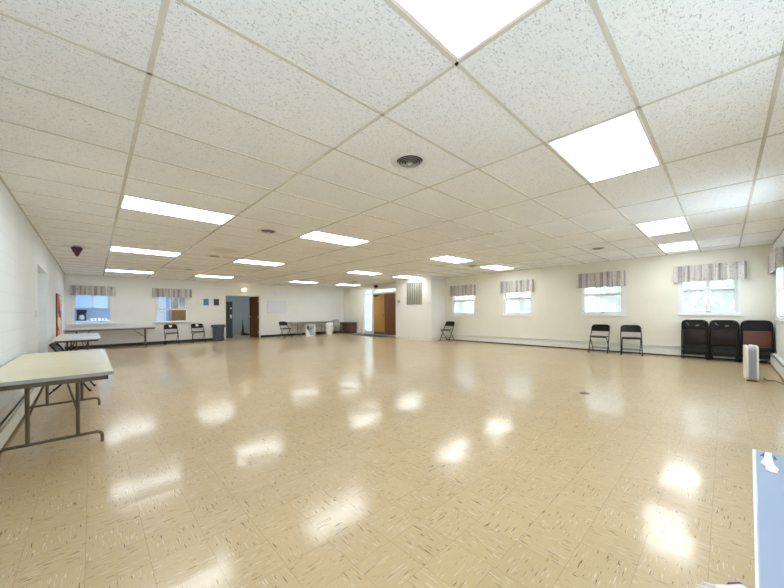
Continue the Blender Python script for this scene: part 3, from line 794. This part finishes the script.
# box on floor, bin, cabinet by the far table
r = empty('framed_picture', (7.83, 14.10, 0)); tag(r, 'white-framed grey square panel standing on the floor before the far table', 'picture')
m = MB()
for p in ((-.25, -.21, .0, .56), (.21, .25, .0, .56), (-.21, .21, 0, .05), (-.21, .21, .52, .56)): m.box(p[0], p[1], -.03, .03, p[2], p[3], .006)
m.build('frame', M['white'], r); MB().box(-.212, .212, -.012, .012, .048, .522).build('panel', M['pic_grey'], r)
MB().prism([(-.21, .06), (-.02, .06), (-.10, .22), (-.21, .40)], -.016, -.013).build('white_patch', M['paper'], r)
MB().prism([(-.21, .40), (-.12, .25), (-.08, .52), (-.21, .52)], -.016, -.013).build('dark_patch', M['pic_black'], r)
MB().box(-.2, -.15, -.10, .10, 0, .012).box(.15, .2, -.10, .10, 0, .012).build('foot', M['white'], r)
r = empty('lined_bin', (8.93, 14.13, 0)); tag(r, 'white rounded bin beside the right end of the far table', 'trash can')
MB().lathe([(.01, .0), (.14, 0), (.15, .05), (.185, .50), (.19, .56), (.17, .60), (.10, .625), (.01, .63)], 28).build('bin', M['white'], r, True)
MB().lathe([(.187, .49), (.197, .50), (.197, .53), (.187, .54)], 28).build('rim', M['white_metal'], r, True)
r = empty('low_cabinet', (10.27, 14.35, 0)); tag(r, 'low dark brown cabinet in the far corner left of the entrance', 'cabinet')
MB().box(-.20, .22, -.50, .50, .06, .57, .006).build('case', M['dark_wood'], r)
MB().box(-.23, .23, -.53, .53, .57, .60, .006).build('top', M['dark_wood'], r)
for s in (-1, 1):
    d = MB().box(-.218, -.2, s*.25-.235, s*.25+.235, .09, .55, .004).build('door', M['dark_wood'], r)
    MB().lathe([(.003, -.238), (.012, -.236), (.012, -.222), (.005, -.218)], 12, (0, s*.05, .36), 'x').build('knob', M['black_plastic'], d, True)
for sx in (-.17, .19):
    for sy in (-.46, .46): MB().box(sx-.02, sx+.02, sy-.02, sy+.02, 0, .06).build('leg', M['black_plastic'], r)

# floor outlet cover
r = empty('floor_outlet', (5.06, 1.38, 0)); tag(r, 'small dark round outlet cover set in the floor right of the middle', 'floor outlet')
MB().lathe([(.01, 0), (.062, 0), (.058, .006), (.01, .007)], 24).build('cover', M['outlet'], r, True)
MB().lathe([(.004, .006), (.018, .006), (.016, .010), (.004, .010)], 16).build('cap', M['outlet'], r, True)

# pier: striped grille and pull box
r = empty('wall_grille', (9.63, 8.795, 1.90)); tag(r, 'olive grey wall grille with vertical stripes high on the pier', 'vent grille')
MB().box(-.012, -.0005, -.40, .40, -.44, .44).build('backing', M['louver_dark'], r)
for q in range(8): MB().box(-.017, -.012, -.39+q*.1, -.335+q*.1, -.44, .44).build('slat', M['louver'], r)
MB().box(-.03, -.0005, -.415, -.40, -.455, .455).box(-.03, -.0005, .40, .415, -.455, .455).box(-.03, -.0005, -.40, .40, .44, .455).box(-.03, -.0005, -.40, .40, -.455, -.44).build('frame', M['grey_metal'], r)
r = empty('pull_box', (9.63, 9.68, 1.52)); tag(r, 'small tan and white control box on the pier beside the entrance', 'control box')
MB().box(-.05, -.0005, -.06, .06, .02, .13, .006).build('upper_box', simple('tan_plastic', (.50, .34, .18), .5), r)
MB().box(-.035, -.0005, -.045, .045, -.12, .02, .006).build('lower_box', M['white'], r)

# ------------------------------------------------------------------ entrance
r = struct(empty('trim_entrance', (XR, 12.0, 0)), 'white entrance frame with side light and transom'); inv = Matrix.Translation(-r.location)
m = MB(); P0, P1 = XR-.01, XR+.14
m.box(P0, P1, 13.28, 13.36, 0, 2.36, .004).box(P0, P1, 12.50, 12.62, 0, 2.36, .004).box(P0, P1, 10.80, 10.86, 0, 2.36, .004)
m.box(P0, P1, 10.86, 12.50, 2.07, 2.15, .004).box(P0, P1, 12.62, 13.28, 2.09, 2.15, .004).box(P0, P1, 10.86, 12.5, 2.30, 2.36, .004).box(P0, P1, 12.62, 13.28, 2.30, 2.36, .004).box(P0, P1, 12.62, 13.28, 0, .18, .004)
m.xf(inv).build('door_frame', M['white'], r)
MB().box(XR+.06, XR+.066, 12.62, 13.28, .18, 2.09).xf(inv).build('side_light', M['side_glass'], r)
MB().box(XR+.06, XR+.066, 10.86, 12.50, 2.15, 2.30).box(XR+.06, XR+.066, 12.62, 13.28, 2.15, 2.30).xf(inv).build('transom', M['side_glass'], r)
def door(n, y0, y1, mat, label, hy):
    r = struct(empty('door_%d' % n, (XR+.03, (y0+y1)/2, 0)), label); w = (y1-y0)/2
    MB().box(-.02, .025, -w+.003, w-.003, .012, 2.065, .003).build('door_leaf', mat, r)
    MB().box(-.05, -.02, hy-.035, hy+.035, .95, 1.0, .006).build('handle', M['dark_brown_metal'], r)
    MB().box(-.026, -.0195, -w+.01, w-.01, .012, .15).build('kick_plate', M['brown_wood'], r)
    return r
d = door(1, 11.68, 12.50, M['lit_wood'], 'wooden entrance door, left leaf, coloured yellow as if lit', -.33)
MB().box(-.09, -.02, .08, .36, 1.94, 2.03, .008).tube([(-.07, .12, 1.95), (-.14, -.05, 1.97), (-.05, -.2, 2.02)], .012).build('door_closer', M['black_plastic'], d)
door(2, 10.86, 11.68, M['brown_wood'], 'brown wooden entrance door, right leaf', .33)
o = MB().box(9.62, XR-.02, 10.95, 13.2, 0, .012, .004).build('door_mat', simple('dark_grey_mat', (.05, .055, .065), .95, var=.3, scale=60)); tag(o, 'dark grey mat on the floor before the entrance door', 'mat')

# recessed door in left wall
r = struct(empty('door_3', (XL-.2, 8.71, 0)), 'pale recessed door in the left wall')
MB().box(-.04, 0, -.785, -.002, .01, 2.02, .003).box(-.04, 0, .002, .785, .01, 2.02, .003).build('door_leaf', M['beige_door'], r)
MB().lathe([(.01, .0), (.025, .01), (.028, .05), (.01, .06)], 14, (0, -.07, 1.0), 'x').build('door_knob', M['steel'], r, True)

# ------------------------------------------------------------------ kitchen and corridor behind the back wall
Y2 = YB+.2
struct(MB().box(XL-.1, 4.1, 18.0, 18.1, 0, HC).build('wall_kitchen_far', M['kitchen_white']), 'kitchen wall with blue light in its paint')
struct(MB().box(XL-.1, XL, Y2, 18.0, 0, HC).build('wall_kitchen_left', M['kitchen_blue']), 'kitchen side wall with blue light in its paint')
struct(MB().box(4.1, 4.2, Y2, 18.6, 0, HC).build('wall_kitchen_right', M['corridor']), 'wall between kitchen and corridor')
struct(MB().box(4.2, 7.3, 18.6, 18.7, 0, HC).build('wall_corridor_far', M['corridor']), 'grey blue corridor wall')
struct(MB().box(7.3, 7.4, Y2, 18.7, 0, HC).build('wall_corridor_right', M['corridor']), 'grey blue corridor side wall')
m = MB()
m.box(4.23, 4.29, YB-.02, YB+.22, 0, 2.0).box(5.73, 5.79, YB-.02, YB+.22, 0, 2.0).box(4.29, 5.73, YB-.02, YB+.22, 1.945, 2.0)
struct(m.build('trim_doorway', M['cream_trim']), 'cream door frame in the back wall')
r = struct(empty('door_4', (5.722, YB+.03, 0), radians(99)), 'brown wooden door standing open in the back doorway')
MB().box(.0, .78, -.022, .022, .01, 1.93, .003).build('door_leaf', M['brown_wood'], r)
MB().lathe([(.01, .02), (.026, .03), (.03, .07), (.01, .08)], 14, (.71, 0, 1.0), 'y').build('door_knob', M['steel'], r, True)
for z in (.25, .97, 1.72): MB().box(-.02, .035, .02, .03, z-.05, z+.05).build('hinge', M['steel'], r)
r = empty('tall_cabinet', (4.82, 16.35, 0)); tag(r, 'dark green tall cabinet just inside the back doorway at left', 'cabinet')
MB().box(-.24, .02, -.3, .3, 0, 1.72, .01).build('case', M['dark_green'], r)
MB().box(-.235, -.01, -.312, -.3, .03, 1.69, .004).build('door', M['dark_green'], r)
MB().box(-.10, -.02, -.318, -.312, .93, 1.10).build('notice', M['paper'], r); MB().box(-.09, -.02, -.318, -.312, 1.36, 1.44).build('notice', M['paper'], r)
r = empty('lobby_dustpan', (5.90, 17.6, 0)); tag(r, 'black upright dustpan with handle on the corridor floor beyond the doorway', 'dustpan')
MB().prism([(-.15, 0), (.22, 0), (.22, .03), (-.08, .14), (-.15, .12)], -.15, .15).build('pan', M['black_plastic'], r)
MB().tube([(-.11, 0, .12), (-.09, .02, .8)], .018).prism([(-.14, .1), (-.04, .1), (-.08, .6), (-.11, .6)], -.05, .05).build('handle', M['black_plastic'], r)
# kitchen fittings
r = empty('kitchen_counter', (.6, 17.2, 0)); tag(r, 'white kitchen counter seen through the left serving window', 'counter')
MB().box(-1.2, .95, -.3, .3, 0, .90).build('base', M['kitchen_white'], r); MB().box(-1.22, .97, -.33, .3, .90, .94, .004).build('worktop', M['kitchen_white'], r)
r = empty('hanging_cupboard', (.55, 17.75, 1.25)); tag(r, 'pale blue hanging cupboard above the kitchen counter', 'cupboard')
MB().box(-1.1, 1.0, -.2, .24, .15, .80, .004).build('case', M['kitchen_blue'], r)
for q in range(4): MB().box(-1.09+q*.52, -1.09+q*.52+.50, -.215, -.2, .16, .79, .004).build('door', M['kitchen_blue'], r)
r = empty('coffee_maker', (-.28, 16.98, .94)); tag(r, 'dark coffee maker on the kitchen counter, left serving window', 'coffee maker')
MB().box(-.13, .13, -.1, .16, 0, .04, .006).box(-.13, .13, .06, .16, .04, .36, .006).box(-.13, .15, -.12, .16, .32, .42, .01).build('housing', M['black_plastic'], r)
MB().lathe([(.01, .045), (.07, .045), (.085, .12), (.06, .22), (.01, .225)], 20, (0, -.03, 0)).build('jug', M['steel'], r, True)
pc = empty('mug'); MB().lathe([(.01, 0), (.036, 0), (.042, .095), (.037, .095), (.032, .01), (.01, .01)], 16).build('body', M['cup'], pc, True)
MB().tube(fillet([(.038, 0, .02), (.07, 0, .03), (.07, 0, .075), (.04, 0, .08)], .02), .005, 6).build('handle', M['cup'], pc, True)
for i in range(5): place(pc, (-.02 + .105*i, 16.93 + .03*(i % 2), .94), .3*i, 'white mug on the kitchen counter, %s from the coffee maker' % ['first', 'second', 'third', 'fourth', 'fifth'][i], 'mug', 'mugs on the kitchen counter')
r = empty('refrigerator', (2.12, 16.6, 0)); tag(r, 'pale refrigerator at the left of the right serving window', 'refrigerator')
MB().box(-.17, .17, -.3, .3, .02, 1.95, .015).build('case', M['kitchen_white'], r); MB().box(-.168, .168, -.33, -.302, .04, 1.25, .01).build('door', M['kitchen_white'], r)
MB().box(-.168, .168, -.33, -.302, 1.27, 1.93, .01).build('freezer_door', M['kitchen_white'], r); MB().box(.11, .13, -.36, -.33, .9, 1.2).build('handle', M['steel'], r)
r = struct(empty('door_5', (2.51, 17.92, 0)), 'blue kitchen door'); MB().box(-.02, .40, -.02, .02, .01, 1.95, .003).build('door_leaf', simple('mid_blue_paint', (.16, .32, .62), .5), r); MB().box(-.15, -.021, -.02, .02, .01, 1.95, .003).build('dark_panel', M['blue_door'], r)
r = empty('pantry_cupboard', (3.16, 17.3, 0)); tag(r, 'brown wooden cupboard seen through the right serving window', 'cupboard')
MB().box(-.55, .6, -.2, .55, 0, 1.42, .006).build('case', wood('mid_brown_wood', (.24, .12, .03), (.36, .19, .06)), r)
for s in (-1, 1): MB().box(s*.28-.255, s*.28+.255, -.22, -.2, .1, 1.38, .004).build('door', bpy.data.materials['mid_brown_wood'], r)
MB().box(-.5, .0, -.15, .3, 1.42, 1.9, .01).build('shelf_box', M['shelf_brown'], r); MB().box(.04, .54, -.15, .3, 1.42, 1.9, .01).build('shelf_box', M['shelf_brown'], r)

# ------------------------------------------------------------------ outdoors
o = MB().box(-40, 60, -40, 60, -.4, -.3).build('ground', M['grass']); struct(o, 'grass outside')
def crown(seed, leafmat, R, zc, n, parent, flat=1.0):
    rnd = random.Random(seed); m = MB()
    blobs = [(rnd.uniform(-.55, .55)*R, rnd.uniform(-.55, .55)*R, zc + rnd.uniform(-.5, .5)*R*flat, rnd.uniform(.35, .6)*R) for _ in range(9)]
    for i in range(n):
        bx_, by_, bz_, br = rnd.choice(blobs)
        a, u = rnd.uniform(0, 2*pi), rnd.uniform(-1, 1); q = math.sqrt(1-u*u)
        p = Vector((bx_ + br*q*cos(a), by_ + br*q*sin(a), bz_ + br*u))
        d1 = Vector((rnd.gauss(0, 1), rnd.gauss(0, 1), rnd.gauss(0, 1))).normalized(); d2 = d1.orthogonal().normalized()
        s = rnd.uniform(.035, .085)*R**.5
        m.bm.faces.new([m.bm.verts.new(p + d1*s), m.bm.verts.new(p + d2*s*.6), m.bm.verts.new(p - d1*s), m.bm.verts.new(p - d2*s*.6)])
    return m.build('crown', leafmat, parent)
def tree(x, y, R, zc, lm, label, seed, n=2400):
    r = empty('tree', (x, y, -.3)); tag(r, label, 'tree', 'trees outside the windows')
    MB().tube([(0, 0, 0), (.05, .03, zc*.5), (0, 0, zc+.2)], .06*R+.04, 10).build('trunk', M['bark'], r, True)
    crown(seed, lm, R, zc+.3, n, r); return r
TR = [(17.5, 11.9, 1.9, 2.0, 'leaf_a', 'grey-green tree outside, seen in the window nearest the pier'), (16.5, 7.4, 1.7, 1.8, 'leaf_a', 'grey-green tree outside, seen in the second window from the pier'),
      (18.2, 3.4, 1.7, 1.7, 'leaf_a', 'grey-green bush outside, seen in the window above the two chairs'), (15.0, -.3, 1.3, 1.9, 'leaf_b', 'leafy green tree outside, seen at right in the window above the folded chairs'),
      (21.8, .3, 2.2, 1.5, 'leaf_a', 'distant grey-green tree outside, seen at left in the window above the folded chairs')]
for i, (x, y, R, zc, lm, lab) in enumerate(TR): tree(x, y, R, zc, M[lm], lab, 31+i)
for s, y in ((1, 16.2),):
    tree(15.5, 18.4, 1.5, 1.6, M['leaf_a'], 'tree outside, seen through the glass beside the entrance door', 77)

# ------------------------------------------------------------------ light
w = bpy.data.worlds.new('World'); S.world = w; w.use_nodes = True
nt = w.node_tree; bg = nt.nodes['Background']
tc = N(nt, 'ShaderNodeTexCoord'); sx = N(nt, 'ShaderNodeSeparateXYZ'); L(nt, tc.outputs['Generated'], sx.inputs[0])
L(nt, ramp(nt, sx.outputs[2], -.05, .5, (1.0, 1.0, 1.0), (.90, .95, 1.0)), bg.inputs['Color']); bg.inputs['Strength'].default_value = 2.8
def area(name, loc, rot, sx_, sy_, e, col):
    l = bpy.data.lights.new(name, 'AREA'); l.shape = 'RECTANGLE'; l.size = sx_; l.size_y = sy_; l.energy = e; l.color = col
    o = bpy.data.objects.new(name, l); COL.objects.link(o); o.location = loc; o.rotation_euler = rot; return o
area('kitchen_lamp', (1.6, 16.5, HC-.03), (0, 0, 0), 1.2, .5, 55, (.80, .90, 1.0))
area('corridor_lamp', (5.9, 17.0, HC-.03), (0, 0, 0), .8, .5, 14, (.75, .88, 1.0))

for x_, t_, e_ in ((9.56, 92, 55), (5.8, 96, 75), (2.2, 86, 34)):
    area('window_fill_lamp', (x_, YF-.75, 1.05), (radians(t_), 0, 0), 1.3, 1.0, e_*.85, (.72, .86, 1.0))  # added area lamps outside the front openings, cool fill for ceiling and room

fl = bpy.data.lights.new('ceiling_fill_spot', 'SPOT'); fl.energy = 66; fl.color = (.72, .86, 1.0); fl.spot_size = radians(150); fl.spot_blend = 1.0; fl.shadow_soft_size = .12  # unseen spot behind the camera, added to fill the ceiling with cool light
fo = bpy.data.objects.new('ceiling_fill_spot', fl); COL.objects.link(fo); fo.location = (-.30, -.35, 1.35)
fo.rotation_euler = Vector((.55, .69, .62)).to_track_quat('-Z', 'Y').to_euler()

# ------------------------------------------------------------------ camera
cam = bpy.data.cameras.new('camera'); co = bpy.data.objects.new('camera', cam); COL.objects.link(co)
cam.sensor_width = 36.0; cam.sensor_fit = 'HORIZONTAL'; cam.lens = 316.4*36/784
cam.shift_y = 17.18/784; cam.clip_start = .05
yaw, roll = .7596, -.0098
F = Vector((sin(yaw), cos(yaw), 0)); R0 = Vector((cos(yaw), -sin(yaw), 0)); U0 = Vector((0, 0, 1))
R3 = R0*cos(roll) + U0*sin(roll); U3 = U0*cos(roll) - R0*sin(roll)
mw = Matrix((R3, U3, -F)).transposed().to_4x4(); mw.translation = (0, 0, CAMZ)
co.matrix_world = mw
S.camera = co
S.view_settings.view_transform = 'Standard'; S.view_settings.look = 'None'
S.view_settings.exposure = 0.70; S.view_settings.gamma = 1.06
S.cycles.use_denoising = True
S.cycles.max_bounces = 10; S.cycles.diffuse_bounces = 6; S.cycles.transparent_max_bounces = 12
S.cycles.sample_clamp_indirect = 6.0
